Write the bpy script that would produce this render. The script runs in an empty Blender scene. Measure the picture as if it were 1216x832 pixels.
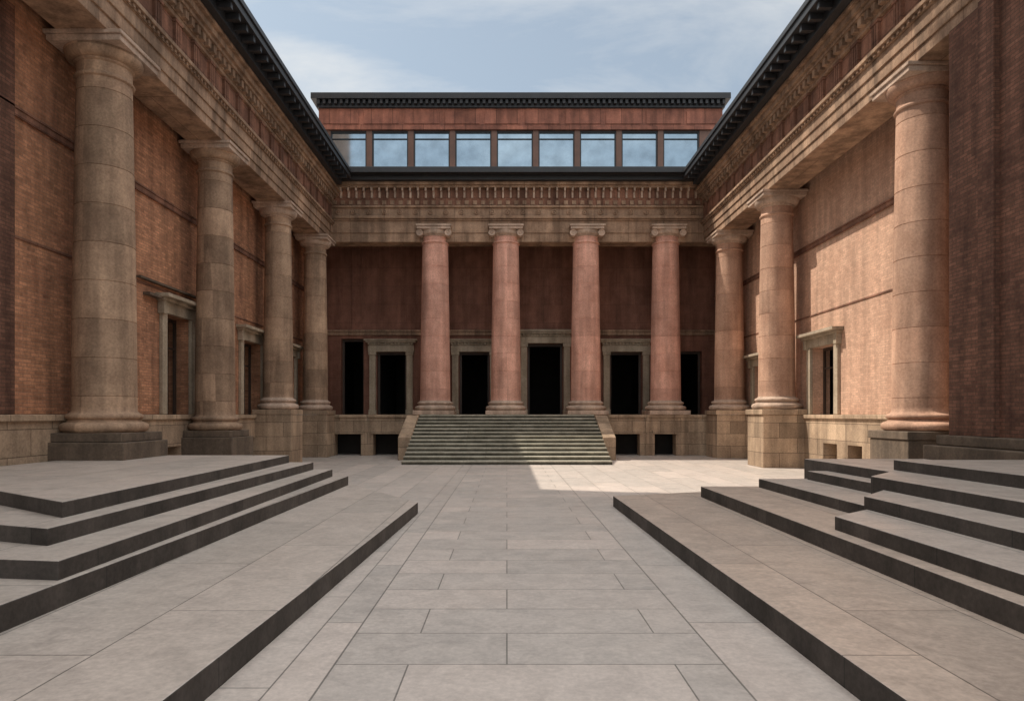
import bpy, bmesh, math, random
from mathutils import Vector
random.seed(4)
scene=bpy.context.scene
scene.view_settings.view_transform='Standard'
scene.view_settings.look='None'
scene.view_settings.exposure=0
E=2.2
# ------------------------------------------------------------- node helpers
class N:
    def __init__(s,mat):
        s.t=mat.node_tree; s.n=s.t.nodes; s.l=s.t.links
    def new(s,k,**p):
        n=s.n.new(k)
        for a,b in p.items(): setattr(n,a,b)
        return n
    def put(s,v,sock):
        if hasattr(v,'links') or isinstance(v,bpy.types.NodeSocket): s.l.new(v,sock)
        else: sock.default_value=v
    def math(s,op,a,b=None,c=None):
        n=s.new('ShaderNodeMath',operation=op); s.put(a,n.inputs[0])
        if b is not None: s.put(b,n.inputs[1])
        if c is not None: s.put(c,n.inputs[2])
        return n.outputs[0]
    def comb(s,x,y,z=0.0):
        n=s.new('ShaderNodeCombineXYZ'); s.put(x,n.inputs[0]); s.put(y,n.inputs[1]); s.put(z,n.inputs[2]); return n.outputs[0]
    def mixc(s,f,a,b,mode='MIX'):
        n=s.new('ShaderNodeMix',data_type='RGBA',blend_type=mode); s.put(f,n.inputs[0]); s.put(a,n.inputs[6]); s.put(b,n.inputs[7]); return n.outputs[2]
    def mixv(s,f,a,b):
        n=s.new('ShaderNodeMix',data_type='VECTOR'); s.put(f,n.inputs[0]); s.put(a,n.inputs[4]); s.put(b,n.inputs[5]); return n.outputs[1]
    def noise(s,vec,scale,detail=4,rough=.55,dist=0.0):
        n=s.new('ShaderNodeTexNoise'); s.put(vec,n.inputs['Vector']); n.inputs['Scale'].default_value=scale
        n.inputs['Detail'].default_value=detail; n.inputs['Roughness'].default_value=rough; n.inputs['Distortion'].default_value=dist
        return n.outputs['Fac']
    def ramp(s,f,a,b,lo=0.0,hi=1.0):
        n=s.new('ShaderNodeMapRange'); s.put(f,n.inputs[0]); n.inputs[1].default_value=a; n.inputs[2].default_value=b
        n.inputs[3].default_value=lo; n.inputs[4].default_value=hi; return n.outputs[0]
def c4(c,k=1.0): return (c[0]*k,c[1]*k,c[2]*k,1)
def stone(name,c1,c2,block=None,mortar=None,msize=.012,var=.25,rough=.85,bump=.3,streak=.3,swap=False,drum=None,grain=.22,mixed=False,spec=.3,offs=.5,tint=None,stain=0):
    m=bpy.data.materials.new(name); m.use_nodes=True; g=N(m)
    bs=g.n['Principled BSDF']
    geo=g.new('ShaderNodeNewGeometry'); pos=geo.outputs['Position']
    sp=g.new('ShaderNodeSeparateXYZ'); g.put(pos,sp.inputs[0]); X,Y,Z=sp.outputs
    sn=g.new('ShaderNodeSeparateXYZ'); g.put(geo.outputs['True Normal'],sn.inputs[0])
    nx=g.math('GREATER_THAN',g.math('ABSOLUTE',sn.outputs[0]),.6)
    nz=g.math('GREATER_THAN',g.math('ABSOLUTE',sn.outputs[2]),.7)
    mid=g.noise(pos,1.0,4,.72); fine=g.noise(pos,17,2,.75)
    f=g.ramp(mid,.36,.66)
    col=g.mixc(f,c4(c1),c4(c2))
    height=g.math('MULTIPLY',fine,.3)
    if block:
        if swap: top=g.comb(Y,X)
        else: top=g.comb(X,Y)
        vec=g.mixv(nz,g.mixv(nx,g.comb(X,Z),g.comb(Y,Z)),top)
        def brick(vec,w,h,o):
            b=g.new('ShaderNodeTexBrick',offset=o,offset_frequency=2,squash=1.0)
            g.put(vec,b.inputs['Vector'])
            b.inputs['Color1'].default_value=(0,0,0,1); b.inputs['Color2'].default_value=(1,1,1,1); b.inputs['Mortar'].default_value=(.5,.5,.5,1)
            b.inputs['Scale'].default_value=1; b.inputs['Mortar Size'].default_value=msize; b.inputs['Mortar Smooth'].default_value=.15
            b.inputs['Brick Width'].default_value=w; b.inputs['Row Height'].default_value=h
            return b.outputs['Color'],b.outputs['Fac']
        bc,bf=brick(vec,block[0],block[1],offs)
        if mixed:
            bc2,bf2=brick(g.comb(Y,g.math('ADD',X,.05)),2.75,.93,.37)
            k=g.math('GREATER_THAN',g.math('ABSOLUTE',g.math('SUBTRACT',X,.2)),1.72)
            bc=g.mixc(k,bc,bc2)
            n=g.new('ShaderNodeMix',data_type='FLOAT'); g.put(k,n.inputs[0]); g.put(bf,n.inputs[2]); g.put(bf2,n.inputs[3]); bf=n.outputs[0]
            edge=g.math('LESS_THAN',g.math('ABSOLUTE',g.math('SUBTRACT',g.math('ABSOLUTE',g.math('SUBTRACT',X,.2)),1.72)),.009)
            bf=g.math('MAXIMUM',bf,edge)
        v=g.ramp(bc,0,1,1-var,1+var*.7)
        if tint:
            col=g.mixc(g.ramp(bc,.3,.9,0,.6),col,c4(tint))
        col=g.mixc(1.0,col,g.comb(v,v,v),'MULTIPLY')
        mm=mortar if mortar else tuple(a*.35 for a in c1)
        col=g.mixc(g.math('MULTIPLY',bf,.85),col,c4(mm))
        height=g.math('SUBTRACT',height,g.math('MULTIPLY',bf,.9))
    if stain>0:
        st=g.ramp(g.noise(pos,2.6,5,.7,.8),.42,.62,1.04,1-stain)
        col=g.mixc(1.0,col,g.comb(st,st,g.math('MULTIPLY',st,.99)),'MULTIPLY')
    if drum:
        w=g.new('ShaderNodeTexWhiteNoise',noise_dimensions='2D')
        ang=g.math('ADD',g.math('FLOOR',g.math('DIVIDE',Y,2.6)),g.math('FLOOR',g.math('DIVIDE',X,2.6)))
        g.put(g.comb(g.math('FLOOR',g.math('DIVIDE',g.math('SUBTRACT',Z,drum[1]),drum[0])),ang),w.inputs['Vector'])
        v=g.ramp(w.outputs['Value'],0,1,1-var,1+var*.8)
        col=g.mixc(1.0,col,g.comb(v,v,v),'MULTIPLY')
    if streak>0:
        sv=g.comb(g.math('MULTIPLY',X,1.6),g.math('MULTIPLY',Y,1.6),g.math('MULTIPLY',Z,.16))
        st=g.ramp(g.noise(sv,1.3,3,.6),.35,.62,1-streak,1.08)
        col=g.mixc(1.0,col,g.comb(st,st,st),'MULTIPLY')
    gr=g.ramp(fine,.3,.7,1-grain,1+grain*.6)
    col=g.mixc(1.0,col,g.comb(gr,gr,gr),'MULTIPLY')
    g.put(col,bs.inputs['Base Color'])
    rg=g.ramp(mid,.3,.7,rough-.12,min(1,rough+.1)); g.put(rg,bs.inputs['Roughness'])
    bs.inputs['Specular IOR Level'].default_value=spec
    b=g.new('ShaderNodeBump'); b.inputs['Strength'].default_value=bump; b.inputs['Distance'].default_value=.02
    g.put(height,b.inputs['Height']); g.put(b.outputs[0],bs.inputs['Normal'])
    return m
def plain(name,c,rough=.6,metal=0,var=.2):
    m=bpy.data.materials.new(name); m.use_nodes=True; g=N(m); bs=g.n['Principled BSDF']
    geo=g.new('ShaderNodeNewGeometry'); f=g.ramp(g.noise(geo.outputs['Position'],1.5,3),.3,.7,1-var,1+var)
    g.put(g.mixc(1.0,c4(c),g.comb(f,f,f),'MULTIPLY'),bs.inputs['Base Color'])
    bs.inputs['Roughness'].default_value=rough; bs.inputs['Metallic'].default_value=metal
    return m
M_brickL=stone('orange_brick',(.57,.275,.15),(.38,.175,.10),(.27,.085),(.31,.19,.125),.009,.26,.9,.5,.34)
M_brickR=stone('pink_brick',(.64,.40,.28),(.54,.32,.22),(.27,.085),(.46,.31,.23),.008,.13,.9,.35,.2)
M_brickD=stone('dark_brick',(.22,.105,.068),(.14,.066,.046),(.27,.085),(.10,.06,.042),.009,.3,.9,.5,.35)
M_stucco=stone('oxide_wall',(.28,.13,.088),(.19,.088,.06),(2.2,1.1),(.11,.055,.04),.008,.1,.85,.2,.3)
M_base=stone('base_sandstone',(.50,.36,.245),(.37,.26,.175),(1.5,.62),(.13,.09,.06),.012,.25,.85,.35,.32)
M_ent=stone('entablature_stone',(.45,.295,.195),(.28,.175,.115),(1.9,5.0),(.12,.07,.045),.010,.2,.85,.35,.45)
M_frieze=stone('frieze_stone',(.34,.165,.105),(.20,.10,.068),(1.3,.5),(.1,.05,.035),.010,.25,.85,.45,.45)
M_colS=stone('brown_column_stone',(.46,.31,.205),(.30,.195,.13),var=.28,streak=.38,drum=(.95,2.65),bump=.25)
M_colR=stone('warm_column_stone',(.56,.345,.24),(.43,.25,.17),var=.2,streak=.28,drum=(.95,2.65),bump=.25)
M_colC=stone('pink_column_stone',(.74,.41,.31),(.58,.30,.22),var=.14,streak=.28,drum=(.95,2.65),bump=.25)
M_cap=stone('capital_stone',(.58,.43,.33),(.43,.31,.235),streak=.32,bump=.3)
M_ped=stone('dark_plinth_stone',(.17,.125,.09),(.11,.083,.062),streak=.3,bump=.35)
M_door=stone('door_surround_stone',(.48,.39,.29),(.35,.28,.20),streak=.3)
M_pave=stone('paving_stone',(.53,.47,.425),(.43,.38,.345),(2.35,.86),(.13,.115,.10),.008,.08,.44,.2,0,mixed=True,grain=.14,spec=.5,offs=.37,tint=(.54,.455,.405),stain=.12)
M_tread=stone('platform_top_stone',(.51,.445,.395),(.40,.345,.305),(3.4,1.12),(.11,.10,.085),.008,.08,.44,.2,0,swap=True,grain=.16,spec=.5,offs=.37,tint=(.49,.41,.36),stain=.13)
M_tread2=stone('warm_platform_stone',(.52,.42,.35),(.40,.315,.26),(3.4,1.12),(.11,.085,.07),.008,.1,.44,.2,0,swap=True,grain=.18,spec=.5,offs=.37,tint=(.51,.395,.32),stain=.15)
M_riser=stone('platform_side_shaded',(.095,.08,.07),(.062,.053,.046),(2.2,3.0),(.03,.028,.026),.008,.15,.7,.3,.25)  # platform stone darkened: the shade on the risers is put into the colour
M_stair=stone('stair_stone',(.46,.425,.34),(.34,.315,.25),(1.9,.9),(.10,.10,.08),.008,.2,.85,.4,.1)
M_stairR=stone('stair_riser_shaded',(.13,.12,.092),(.085,.08,.06),streak=.3)  # darkened stair stone; treads catch the light, riser shade is coloured in
M_eave=plain('dark_metal_eave',(.022,.023,.026),.5)
M_copper=stone('weathered_red_cladding',(.42,.165,.105),(.25,.105,.075),(1.25,1.4),(.07,.03,.02),.014,.3,.7,.3,.38)
M_frame=plain('window_frame_brown',(.15,.075,.05),.5)
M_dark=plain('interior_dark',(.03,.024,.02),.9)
M_timber=plain('door_timber',(.055,.035,.025),.6)
M_glass=plain('coated_glass',(.33,.42,.49),.05,.92,.15)
M_roof=plain('roof_metal',(.06,.06,.065),.5)
# ------------------------------------------------------------- mesh helpers
def empty(name):
    o=bpy.data.objects.new(name,None); scene.collection.objects.link(o); return o
def finish(name,bm,mats,parent,bevel=0,smooth=None):
    me=bpy.data.meshes.new(name); bmesh.ops.recalc_face_normals(bm,faces=bm.faces); bm.to_mesh(me); bm.free()
    if not isinstance(mats,(list,tuple)): mats=[mats]
    for m in mats: me.materials.append(m)
    if smooth is not None:
        for p in me.polygons: p.use_smooth=True
        me.set_sharp_from_angle(angle=math.radians(smooth))
    o=bpy.data.objects.new(name,me); scene.collection.objects.link(o)
    if parent: o.parent=parent
    if bevel:
        b=o.modifiers.new('bevel','BEVEL'); b.width=bevel; b.segments=2; b.limit_method='ANGLE'; b.angle_limit=math.radians(40)
    return o
def addbox(bm,x0,x1,y0,y1,z0,z1):
    x0,x1=sorted((x0,x1)); y0,y1=sorted((y0,y1)); z0,z1=sorted((z0,z1))
    v=[bm.verts.new((x,y,z)) for x in (x0,x1) for y in (y0,y1) for z in (z0,z1)]
    for f in ((0,1,3,2),(4,6,7,5),(0,4,5,1),(2,3,7,6),(0,2,6,4),(1,5,7,3)):
        bm.faces.new([v[i] for i in f])
def boxes(name,lst,mat,parent,bevel=0):
    bm=bmesh.new()
    for b in lst: addbox(bm,*b)
    return finish(name,bm,mat,parent,bevel)
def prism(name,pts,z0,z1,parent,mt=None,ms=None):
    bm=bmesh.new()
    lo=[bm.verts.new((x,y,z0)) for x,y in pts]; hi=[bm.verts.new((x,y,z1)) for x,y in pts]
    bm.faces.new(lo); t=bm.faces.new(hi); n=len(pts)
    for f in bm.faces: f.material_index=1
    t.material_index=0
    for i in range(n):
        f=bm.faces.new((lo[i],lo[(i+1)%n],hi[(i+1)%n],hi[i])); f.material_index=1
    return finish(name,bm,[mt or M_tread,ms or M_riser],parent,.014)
def lathe(bm,prof,cx,cy,seg=48,axis='z'):
    rings=[]
    for r,z in prof:
        ring=[]
        for i in range(seg):
            a=2*math.pi*i/seg
            if axis=='z': p=(cx+r*math.cos(a),cy+r*math.sin(a),z)
            else: p=(cx+r*math.cos(a),z,cy+r*math.sin(a))
            ring.append(bm.verts.new(p))
        rings.append(ring)
    for a,b in zip(rings,rings[1:]):
        for i in range(seg):
            bm.faces.new((a[i],a[(i+1)%seg],b[(i+1)%seg],b[i]))
    bm.faces.new(rings[0]); bm.faces.new(rings[-1])
def arc(rc,zc,r,a0,a1,n=6):
    return [(rc+r*math.cos(math.radians(a0+(a1-a0)*i/n)),zc+r*math.sin(math.radians(a0+(a1-a0)*i/n))) for i in range(n+1)]
def column(name,x,y,z0,ztop,D,mat,parent,ped=None,pedmat=None,flare=.20,volute=False):
    R=D/2
    bm=bmesh.new()
    prof=[(R*1.22,z0)]+arc(R*1.2,z0+.13,.12,-80,80)+[(R*1.14,z0+.27),(R*1.1,z0+.33)]+arc(R*1.1,z0+.40,.07,-70,80)+[(R*1.05,z0+.49),(R*1.0,z0+.54)]
    zs=z0+.54; ze=ztop-.95; H=ze-zs
    k0=math.ceil((zs-2.65)/.95+.2)
    joints=[2.65+.95*k for k in range(k0,40) if 2.65+.95*k<ze-.2]
    def rad(z):
        t=(z-zs)/H; return R*(1-.15*t**1.35)
    cur=zs
    for j in joints:
        for q in (.33,.66): prof.append((rad(cur+(j-cur)*q),cur+(j-cur)*q))
        prof+= [(rad(j),j-.012),(rad(j)-.013,j-.004),(rad(j)-.013,j+.004),(rad(j),j+.012)]
        cur=j
    rt=rad(ze)
    prof+=[(rt,ze),(rt+.05,ze+.03),(rt+.06,ze+.07),(rt+.03,ze+.11),(rt,ze+.14),(rt,ze+.38)]
    prof+=[(rt+.05,ze+.41),(rt+.05,ze+.45)]+[(rt+.06+flare*math.sin(math.radians(a)),ze+.70-.25*math.cos(math.radians(a))) for a in (10,30,50,70,90)]
    lathe(bm,prof,x,y)
    for f in bm.faces:
        if f.calc_center_median().z>ze+.385 or f.calc_center_median().z<z0+.52: f.material_index=1
    finish(name+'_shaft',bm,[mat,M_cap if pedmat is not M_ped else mat],parent,0,40)
    bm=bmesh.new(); w=rt+flare+.07
    addbox(bm,x-w,x+w,y-w,y+w,ztop-.246,ztop-.10); w+=.05
    addbox(bm,x-w,x+w,y-w,y+w,ztop-.097,ztop)
    finish(name+'_abacus',bm,M_cap,parent,.015)
    if volute:
        bm=bmesh.new()
        for s in (-1,1):
            fy=y-rt-.10; r=.19
            pr=[(.02,fy-.03),(.05,fy-.03),(.06,fy),(.10,fy),(.11,fy-.02),(r-.01,fy-.02),(r,fy+.02),(r*.75,y),(r,2*y-fy)]
            lathe(bm,pr,x+s*(rt+.06),ztop-.43,20,'y')
        finish(name+'_scrolls',bm,M_cap,parent,0,35)
    h=R*1.32
    boxes(name+'_plinth',[(x-h,x+h,y-h,y+h,z0-.22,z0+.002)],M_cap if pedmat is None else pedmat,parent,.02)
    if ped is not None:
        h=ped; boxes(name+'_pedestal',[(x-h,x+h,y-h,y+h,-.05,z0-.223)],pedmat or M_base,parent,.025)
def plate(name,axis,p0,p1,a0,a1,z0,z1,holes,mat,parent):
    A=sorted({a0,a1,*[h[0] for h in holes],*[h[1] for h in holes]}); Zs=sorted({z0,z1,*[h[2] for h in holes],*[h[3] for h in holes]})
    bm=bmesh.new()
    for i in range(len(A)-1):
        col=[]
        for j in range(len(Zs)-1):
            ca=(A[i]+A[i+1])/2; cz=(Zs[j]+Zs[j+1])/2
            if any(h[0]<ca<h[1] and h[2]<cz<h[3] for h in holes): continue
            if col and abs(col[-1][1]-Zs[j])<1e-6: col[-1][1]=Zs[j+1]
            else: col.append([Zs[j],Zs[j+1]])
        for c in col:
            if axis=='x': addbox(bm,p0,p1,A[i],A[i+1],c[0],c[1])
            else: addbox(bm,A[i],A[i+1],p0,p1,c[0],c[1])
    return finish(name,bm,mat,parent)
# ------------------------------------------------------------- ground
bm=bmesh.new(); s=600
bm.faces.new([bm.verts.new(p) for p in ((-s,-s,0),(s,-s,0),(s,s,0),(-s,s,0))])
finish('ground',bm,M_pave,None)
# ------------------------------------------------------------- museum
B=empty('brick_museum')
YB=-8; YE=41.4
XL,XR=-11.2,12.5
def opening_trim(name,sgn,X,y0,y1,ztop,zb=2.2,hood=True,hoodw=.35):
    d=-sgn
    L=[(X-sgn*.003,X+d*.12,y0-.32,y0,zb+.01,ztop+.003),(X-sgn*.003,X+d*.12,y1,y1+.32,zb+.01,ztop+.003),(X-sgn*.003,X+d*.14,y0-.36,y1+.36,ztop+.006,ztop+.36)]
    if hood:
        L+=[(X-sgn*.003,X+d*.26,y0-.5,y1+.5,ztop+.363,ztop+.46),(X-sgn*.003,X+d*(hoodw+.1),y0-.6,y1+.6,ztop+.463,ztop+.58),
            (X-sgn*.003,X+d*.22,y0-.42,y0-.2,ztop-.05,ztop+.362),(X-sgn*.003,X+d*.22,y1+.2,y1+.42,ztop-.05,ztop+.362)]
    boxes(name,L,M_door,B,.01)
    fr=[(X+sgn*.42,X+sgn*.5,y0,y0+.1,zb,ztop),(X+sgn*.42,X+sgn*.5,y1-.1,y1,zb,ztop),(X+sgn*.42,X+sgn*.5,y0+.1,y1-.1,ztop-.12,ztop),(X+sgn*.43,X+sgn*.49,y0+.1,y1-.1,zb+(ztop-zb)*.68,zb+(ztop-zb)*.68+.07),(X+sgn*.43,X+sgn*.49,(y0+y1)/2-.04,(y0+y1)/2+.04,zb,zb+(ztop-zb)*.68)]
    boxes(name+'_frame',fr,M_timber,B)
def wing(tag,sgn,X,xf,doors,vents,mat,eave):
    d=-sgn
    holes=[(a,b,2.2,z) for a,b,z in doors]
    plate(tag+'_wall','x',X,X+sgn*.7,YB,YE,2.2,13.5,holes,mat,B)
    plate(tag+'_base_course','x',X+d*.22,X+sgn*.7,YB,36.55,-.02,2.04,[(a,b,z0,z1) for a,b,z0,z1 in vents],M_base,B)
    boxes(tag+'_base_cap',[(X+d*.30,X+sgn*.6,YB,36.55,2.043,2.197)],M_base,B,.02)
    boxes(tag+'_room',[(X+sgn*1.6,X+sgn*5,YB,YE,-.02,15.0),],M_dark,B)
    for i,(a,b,z) in enumerate(doors): opening_trim(f'{tag}_doorway_{i+1}',sgn,X,a,b,z)
    boxes(tag+'_string_course',[(X+sgn*.01,X+d*.07,YB,YE-.45,8.98,9.14),(X+sgn*.01,X+d*.10,YB,YE-.45,9.143,9.19)],M_frieze,B)
    boxes(tag+'_thin_course',[(X+sgn*.01,X+d*.03,YB,YE-.45,6.22,6.27)],M_frieze,B)
    ye=37.25
    bk=X+sgn*.4
    def bx(z0,z1,p,back=None): return (sgn*(xf-p),back if back is not None else bk,YB,ye,z0,z1)
    boxes(tag+'_architrave',[bx(11.5,11.8,0,sgn*(xf+1.25)),bx(11.803,12.13,.05,sgn*(xf+1.25)),bx(12.133,12.5,.10,sgn*(xf+1.25)),bx(12.503,12.6,.16),bx(12.603,12.72,.26)],M_ent,B,.012)
    boxes(tag+'_portico_ceiling',[(sgn*(xf+1.2),bk,YB,ye,12.2,12.4)],M_ent,B)
    boxes(tag+'_frieze',[bx(12.723,13.6,.03)],M_frieze,B)
    boxes(tag+'_cornice',[bx(13.603,13.72,.14),bx(13.723,13.98,.17),bx(13.983,14.1,.38),bx(14.103,14.3,.48),bx(14.303,14.42,.6)],M_ent,B,.012)
    L=[];y=YB+.1
    while y<36.9:
        L.append((sgn*(xf-.32),sgn*(xf-.16),y,y+.2,13.74,13.965)); y+=.38
    boxes(tag+'_dentils',L,M_ent,B)
    L=[];y=YB+.3
    while y<36.8:
        for q in (0,.13,.26): L.append((sgn*(xf-.12),sgn*(xf-.02),y+q,y+q+.09,12.85,13.5))
        L.append((sgn*(xf-.15),sgn*(xf-.02),y-.03,y+.38,13.5,13.597)); y+=1.14
    boxes(tag+'_frieze_blocks',L,M_frieze,B)
    L=[];y=YB+.3
    while y<36.8:
        L.append((sgn*(xf-.21),sgn*(xf-.09),y,y+.1,12.515,12.598)); y+=.24
    boxes(tag+'_bead_course',L,M_ent,B)
    boxes(tag+'_eave',[(sgn*eave,X+sgn*3,YB,ye-.9,14.75,14.98),(sgn*(eave-.06),sgn*(eave+.12),YB,ye-.9,14.983,15.16),(sgn*(eave+.5),X+sgn*3,YB,ye-.9,14.424,14.747)],M_eave,B,.01)
    L=[];y=YB+.2
    while y<36.2:
        L.append((sgn*(eave+.08),sgn*(eave+.55),y,y+.16,14.55,14.747)); y+=.62
    boxes(tag+'_eave_brackets',L,M_eave,B)
    boxes(tag+'_roof',[(sgn*(eave+.3),X+sgn*9,YB,YE,15.0,15.25)],M_roof,B)
wing('west_wing',-1,XL,9.65,[(22.3,24.0,5.5),(28.8,31.0,5.35),(34.4,35.9,5.2)],
     [(22.0,23.0,.25,1.15),(26.0,27.3,.2,1.2),(29.5,30.8,.2,1.2),(32.4,33.6,.2,1.2)],M_brickL,8.3)
wing('east_wing',1,XR,10.8,[(25.9,27.9,4.9),(33.0,34.4,4.6)],
     [(23.6,24.6,.35,1.1),(25.4,26.5,.35,1.1),(31.6,33.0,.2,1.3)],M_brickR,9.4)
boxes('west_wing_upper_ledge',[(-11.21,-10.98,21.0,22.2,5.9,5.98),(-11.21,-11.05,20.6,24.9,6.35,6.41)],M_ped,B)
for i,(y,z0,pd,pm,D) in enumerate([(17.4,1.75,1.08,M_ped,1.48),(24.0,1.65,.98,M_ped,1.32),(30.6,2.42,.84,M_base,1.3),(36.0,2.42,.84,M_base,1.3)]):
    column(f'west_column_{i+1}',-10.25 if i<3 else -10.1,y,z0,11.5,D,M_colS,B,pd,pm)
column('west_column_0',-10.25,10.8,1.75,11.5,1.3,M_colS,B,1.02,M_ped)
for i,(y,z0,pd,pm) in enumerate([(18.9,1.75,.95,M_ped),(29.1,2.42,.92,M_base),(35.3,2.42,.92,M_base)]):
    column(f'east_column_{i+1}',11.5,y,z0,11.5,1.5,M_colR,B,pd,pm)
for i,x in enumerate([-3.95,-.05,4.35,8.75]):
    column(f'central_column_{i+1}',x,37.65,2.42,12.45,1.66,M_colC,B,None,None,.13,True)
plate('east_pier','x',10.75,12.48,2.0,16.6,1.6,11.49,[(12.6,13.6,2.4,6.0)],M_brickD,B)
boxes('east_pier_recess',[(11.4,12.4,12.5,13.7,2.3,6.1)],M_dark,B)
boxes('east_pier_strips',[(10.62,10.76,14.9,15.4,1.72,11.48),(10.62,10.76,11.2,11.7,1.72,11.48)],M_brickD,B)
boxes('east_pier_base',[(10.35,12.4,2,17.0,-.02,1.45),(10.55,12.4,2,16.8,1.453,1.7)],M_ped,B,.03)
boxes('west_shade_sheet',[(-11.26,-11.10,YB,15.4,2.21,11.4)],M_brickD,B)  # dark brick sheet on the wall, coloured to stand for shade beside the column
# ------------- central block
PB=41.0
dl=[(-9.95,-8.6,6.75),(-7.8,-6.05,5.95),(-2.85,-1.05,5.95),(1.25,3.35,6.45),(6.2,8.1,5.95),(10.3,11.7,6.0)]
plate('central_wall','y',PB,PB+.6,XL+.003,XR-.003,2.2,13.6,[(a,b,2.2,z) for a,b,z in dl],M_stucco,B)
boxes('central_wall_band',[(XL+.01,XR-.01,PB-.10,PB+.02,6.95,7.15),(XL+.01,XR-.01,PB-.16,PB+.02,7.153,7.27)],M_ent,B,.01)
boxes('central_wall_pilasters',[(a-.3,a+.3,PB-.09,PB+.02,7.275,12.35) for a in (-9.0,9.6)]+[(a-.2,a+.2,PB-.06,PB+.02,2.21,6.945) for a in (-8.35,9.6)],M_stucco,B,.01)
boxes('central_wall_dado',[(x0,x1,PB-.05,PB+.02,2.21,2.75) for x0,x1 in ((-5.5,-3.4),(-.5,.75),(3.85,5.65))],M_frieze,B,.01)
for i,(a,b,z) in enumerate(dl):
    if i==0 or i==5: continue
    big=.1 if i==3 else 0
    L=[(a-.42,a-.05,PB-.22-big,PB+.01,2.21,z),(b+.05,b+.42,PB-.22-big,PB+.01,2.21,z),
       (a-.46,a-.01,PB-.27-big,PB+.012,2.212,2.5),(b+.01,b+.46,PB-.27-big,PB+.012,2.212,2.5),
       (a-.47,a,PB-.27-big,PB+.012,z-.2,z-.003),(b,b+.47,PB-.27-big,PB+.012,z-.2,z-.003),
       (a-.5,b+.5,PB-.25-big,PB+.014,z+.002,z+.35),(a-.45,b+.45,PB-.2-big,PB+.014,z+.352,z+.55),(a-.62,b+.62,PB-.42-big,PB+.014,z+.553,z+.66),(a-.7,b+.7,PB-.5-big,PB+.014,z+.663,z+.74)]
    if i==3: L+=[(a-.55,b+.55,PB-.3,PB+.014,z+.743,z+.83)]
    x=a-.5
    while x<b+.4:
        L.append((x,x+.1,PB-.34-big,PB-.1,z+.42,z+.55)); x+=.2
    boxes(f'portal_{i}',L,M_door,B,.008)
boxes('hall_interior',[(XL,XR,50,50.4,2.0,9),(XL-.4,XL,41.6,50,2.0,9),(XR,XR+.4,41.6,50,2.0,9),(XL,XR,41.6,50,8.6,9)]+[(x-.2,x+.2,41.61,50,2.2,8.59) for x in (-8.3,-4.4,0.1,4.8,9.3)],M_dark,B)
boxes('hall_floor',[(XL-.4,XR+.4,41.02,50,2.0,2.19)],M_stair,B)
L=[]
for a,b,z in dl:
    L+=[(a,a+.12,41.35,41.5,2.2,z),(b-.12,b,41.35,41.5,2.2,z),(a+.12,b-.12,41.35,41.5,z-.14,z)]
boxes('portal_casings',L,M_timber,B)
boxes('portico_floor',[(XL+.01,XR-.01,36.62,41.01,2.05,2.196)],M_base,B,.015)
plate('portico_base','y',36.72,37.5,XL+.25,XR-.25,-.02,2.047,[(-9.3,-7.85,-.02,1.15),(-7.2,-5.65,-.02,1.15),(5.75,7.15,-.02,1.15),(7.95,9.1,-.02,1.15)],M_base,B)
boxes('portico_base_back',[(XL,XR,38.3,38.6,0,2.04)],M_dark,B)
boxes('portico_base_lintels',[(a-.12,b+.12,36.66,36.74,1.16,1.34) for a,b in ((-9.3,-7.85),(-7.2,-5.65),(5.75,7.15),(7.95,9.1))]+[(a-.1,a+.1,36.64,36.75,0,2.04) for a in (-9.65,-7.52,-5.35,5.4,7.55,9.45)],M_base,B,.01)
F=37.3
def cb(z0,z1,p,back=38.35): return (XL+.005,XR-.005,F-p,back,z0,z1)
boxes('central_architrave',[cb(11.62,12.1,0),cb(12.103,12.75,.05),cb(12.753,12.85,.12),cb(12.853,13.0,.22)],M_ent,B,.012)
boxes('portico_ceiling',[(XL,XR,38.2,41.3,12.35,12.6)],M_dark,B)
boxes('central_plain_band',[cb(13.003,13.45,.10,41)],M_ent,B)
boxes('central_string',[cb(13.453,13.56,.22,41)],M_ent,B,.01)
boxes('central_frieze',[cb(13.563,14.5,.05,41)],M_frieze,B)
boxes('central_cornice',[cb(14.503,14.62,.3,41),cb(14.623,14.78,.42,41)],M_ent,B,.01)
L=[];x=-9.5
while x<10.7:
    L.append((x,x+.10,F-.16,F-.04,13.98,14.5)); L.append((x,x+.10,F-.30,F-.04,14.32,14.498)); x+=.42
boxes('central_corbels',L,M_cap,B,)
L=[];x=-9.5
while x<10.7:
    L.append((x,x+.22,F-.13,F-.04,13.62,13.84)); x+=.45
boxes('central_frieze_blocks',L,M_ent,B)
# carved rosettes on the plain band
bm=bmesh.new(); x=-9.2
while x<10.6:
    lathe(bm,[(.15,F-.08),(.15,F-.14),(.11,F-.16),(.09,F-.12),(.05,F-.12),(.03,F-.17)],x,13.22,14,'y'); x+=.84
finish('central_rosettes',bm,M_ent,B)
boxes('central_eave',[(-8.9,10.0,36.15,41,15.0,15.12),(-8.9,10.0,36.08,36.22,15.0,15.3),(-8.9,10.0,36.6,41,14.783,14.998)],M_eave,B,.01)
U=41.0
UX0,UX1=-11.3,12.95
ws=[]; x=-10.6
for i in range(9):
    ws.append((x,x+2.16)); x+=2.50
boxes('clerestory_sill',[(UX0,UX1,U,U+6,15.1,15.65)],M_copper,B)
boxes('clerestory_glass',[(UX0+.1,UX1-.1,U+.16,U+.19,15.65,19.2)],M_glass,B)
L=[(UX0,ws[0][0],U,U+.5,15.653,19.25)]
for (a,b),(c,d) in zip(ws,ws[1:]): L.append((b,c,U,U+.5,15.653,19.247))
L.append((ws[-1][1],UX1,U,U+.5,15.653,19.25))
boxes('clerestory_piers',L,M_frame,B,.02)
L=[]
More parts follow.
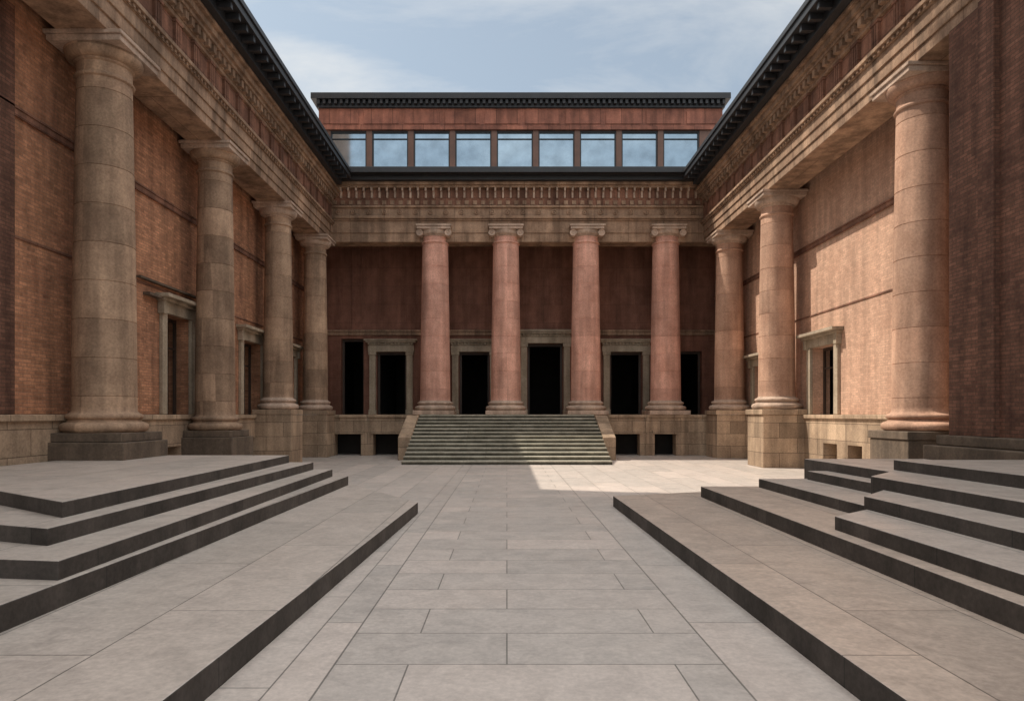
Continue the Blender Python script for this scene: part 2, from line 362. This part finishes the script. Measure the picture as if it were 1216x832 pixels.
for a,b in ws:
    L+=[(a,a+.07,U+.06,U+.15,15.66,19.25),(b-.07,b,U+.06,U+.15,15.66,19.25),(a+.07,b-.07,U+.06,U+.15,19.13,19.25),(a+.07,b-.07,U+.06,U+.15,15.66,15.76),(a+.07,b-.07,U+.08,U+.15,18.75,18.79)]
boxes('clerestory_frames',L,M_eave,B)
boxes('clerestory_back',[(UX0+.1,UX1-.1,U+1.5,U+6,15.65,19.25)],M_dark,B)
boxes('attic_band',[(UX0-.05,UX1+.05,U-.12,U+6,19.253,19.45),(UX0,UX1,U-.02,U+6,19.453,20.55)],M_copper,B,.01)
boxes('attic_cornice',[(UX0-.1,UX1+.1,U-.16,U+6,20.553,20.68),(UX0-.35,UX1+.35,U-.5,U+6.3,20.95,21.3),(UX0-.1,UX1+.1,U-.14,U+6.05,20.683,20.947)],M_eave,B,.01)
L=[];x=UX0
while x<UX1: L.append((x,x+.16,U-.4,U-.13,20.7,20.945)); x+=.34
boxes('attic_dentils',L,M_eave,B)
boxes('attic_panels',[(x,x+2.1,U-.06,U,19.62,20.38) for x in [UX0+.3+2.42*i for i in range(10)]],M_copper,B,.01)
# ------------- staircase
S=empty('stone_staircase')
n=13; y0=29.9; y1=36.6; rz=2.19/n; ty=(y1-y0)/n
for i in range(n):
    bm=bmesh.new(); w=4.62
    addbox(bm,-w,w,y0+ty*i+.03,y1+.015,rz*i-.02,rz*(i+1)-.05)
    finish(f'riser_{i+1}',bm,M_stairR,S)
    bm=bmesh.new(); addbox(bm,-w-.0,w+.0,y0+ty*i-.0,y1+.01,rz*(i+1)-.065,rz*(i+1)-.001)
    finish(f'tread_{i+1}',bm,M_stair,S,.008)
for s_,nm in ((-1,'west'),(1,'east')):
    x0=4.63*s_; x1=5.25*s_
    bm=bmesh.new(); pr=[(32.9,0),(36.7,0),(36.7,2.16),(35.8,2.16),(32.9,1.1)]
    a=[bm.verts.new((x0,y,z)) for y,z in pr]; b=[bm.verts.new((x1,y,z)) for y,z in pr]
    bm.faces.new(a); bm.faces.new(b)
    for i in range(5): bm.faces.new((a[i],a[(i+1)%5],b[(i+1)%5],b[i]))
    finish('cheek_wall_'+nm,bm,M_base,S,.02)
# ------------- terraces
T=empty('stone_terrace')
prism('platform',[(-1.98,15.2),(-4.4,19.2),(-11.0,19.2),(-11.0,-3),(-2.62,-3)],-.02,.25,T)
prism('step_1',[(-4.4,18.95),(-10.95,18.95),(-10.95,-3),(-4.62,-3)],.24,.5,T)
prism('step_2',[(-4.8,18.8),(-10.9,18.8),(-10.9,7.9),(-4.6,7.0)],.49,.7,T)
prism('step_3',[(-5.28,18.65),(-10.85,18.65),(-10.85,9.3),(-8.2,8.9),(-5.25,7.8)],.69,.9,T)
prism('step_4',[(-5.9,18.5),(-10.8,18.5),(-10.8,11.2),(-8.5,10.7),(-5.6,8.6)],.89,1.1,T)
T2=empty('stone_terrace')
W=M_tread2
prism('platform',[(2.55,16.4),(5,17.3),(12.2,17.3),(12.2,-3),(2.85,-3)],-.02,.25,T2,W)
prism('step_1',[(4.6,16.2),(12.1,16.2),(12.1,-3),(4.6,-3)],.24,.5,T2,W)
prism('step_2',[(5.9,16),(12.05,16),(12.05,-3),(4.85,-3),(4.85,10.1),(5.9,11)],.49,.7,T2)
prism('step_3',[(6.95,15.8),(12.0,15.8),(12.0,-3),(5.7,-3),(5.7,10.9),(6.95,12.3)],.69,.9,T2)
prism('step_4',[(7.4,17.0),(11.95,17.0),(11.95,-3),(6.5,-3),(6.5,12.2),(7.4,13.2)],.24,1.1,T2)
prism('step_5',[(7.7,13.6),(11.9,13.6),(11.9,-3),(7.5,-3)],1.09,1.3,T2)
# ------------- tall unseen tower added west, behind the wing, to shade the foreground
TW=empty('added_shade_tower')
boxes('shade_tower_walls',[(-30,-18,4,26.4,15.26,58)],M_brickR,TW)
boxes('shade_tower_cornice',[(-30.3,-17.7,3.7,26.7,58,58.8),(-30.15,-17.85,3.85,26.55,36,36.5)],M_ent,TW)
# ------------- light
tr=Vector((.61,-.2,-1)).normalized()
sun=bpy.data.lights.new('sun','SUN'); sun.energy=5.0; sun.angle=math.radians(.5); sun.color=(1,.92,.80)
so=bpy.data.objects.new('sun',sun); scene.collection.objects.link(so); so.rotation_euler=tr.to_track_quat('-Z','Y').to_euler(); so.location=(0,0,60)
w=bpy.data.worlds.new('World'); scene.world=w; w.use_nodes=True; g=N(w)
bg=g.n['Background']
sky=g.new('ShaderNodeTexSky',sky_type='NISHITA'); sky.sun_disc=False; sky.sun_elevation=math.asin(-tr.z); sky.sun_rotation=math.atan2(-tr.x,-tr.y)
sky.dust_density=2.5; sky.air_density=1.0
tc=g.new('ShaderNodeTexCoord'); sp=g.new('ShaderNodeSeparateXYZ'); g.put(tc.outputs['Generated'],sp.inputs[0])
zz=g.math('ADD',g.math('MAXIMUM',sp.outputs[2],0.0),.18)
v=g.comb(g.math('ADD',g.math('DIVIDE',sp.outputs[0],zz),g.math('MULTIPLY',sp.outputs[2],1.2)),g.math('MULTIPLY',g.math('DIVIDE',sp.outputs[1],zz),1.5),4.1)
n1=g.noise(v,1.5,7,.6,.7); n2=g.noise(v,.6,2,.5)
f=g.ramp(g.math('ADD',g.math('MULTIPLY',n1,.6),g.math('MULTIPLY',n2,.4)),.40,.62,.26,.9)
up=g.ramp(sp.outputs[2],.52,.85,0,1); so_=g.ramp(sp.outputs[1],.1,-.6,0,.5)
k=g.math('MAXIMUM',up,so_)
f=g.math('MAXIMUM',f,g.math('MULTIPLY',k,.85))
br=g.math('ADD',1.0,g.math('MULTIPLY',k,1.75))
cl=g.mixc(1.0,(6.4,6.45,6.4,1),g.comb(br,br,br),'MULTIPLY')
skt=g.mixc(1.0,sky.outputs[0],(.98,1.08,1.0,1),'MULTIPLY')
col=g.mixc(f,skt,cl)
g.put(col,bg.inputs[0]); bg.inputs[1].default_value=.135
# ------------- camera
cam=bpy.data.cameras.new('camera'); cam.lens=24; cam.sensor_width=36; cam.shift_x=.005; cam.shift_y=.0625; cam.clip_end=3000; cam.clip_start=.05
co=bpy.data.objects.new('camera',cam); scene.collection.objects.link(co); co.location=(0,0,E); co.rotation_euler=(math.radians(90),0,0); scene.camera=co
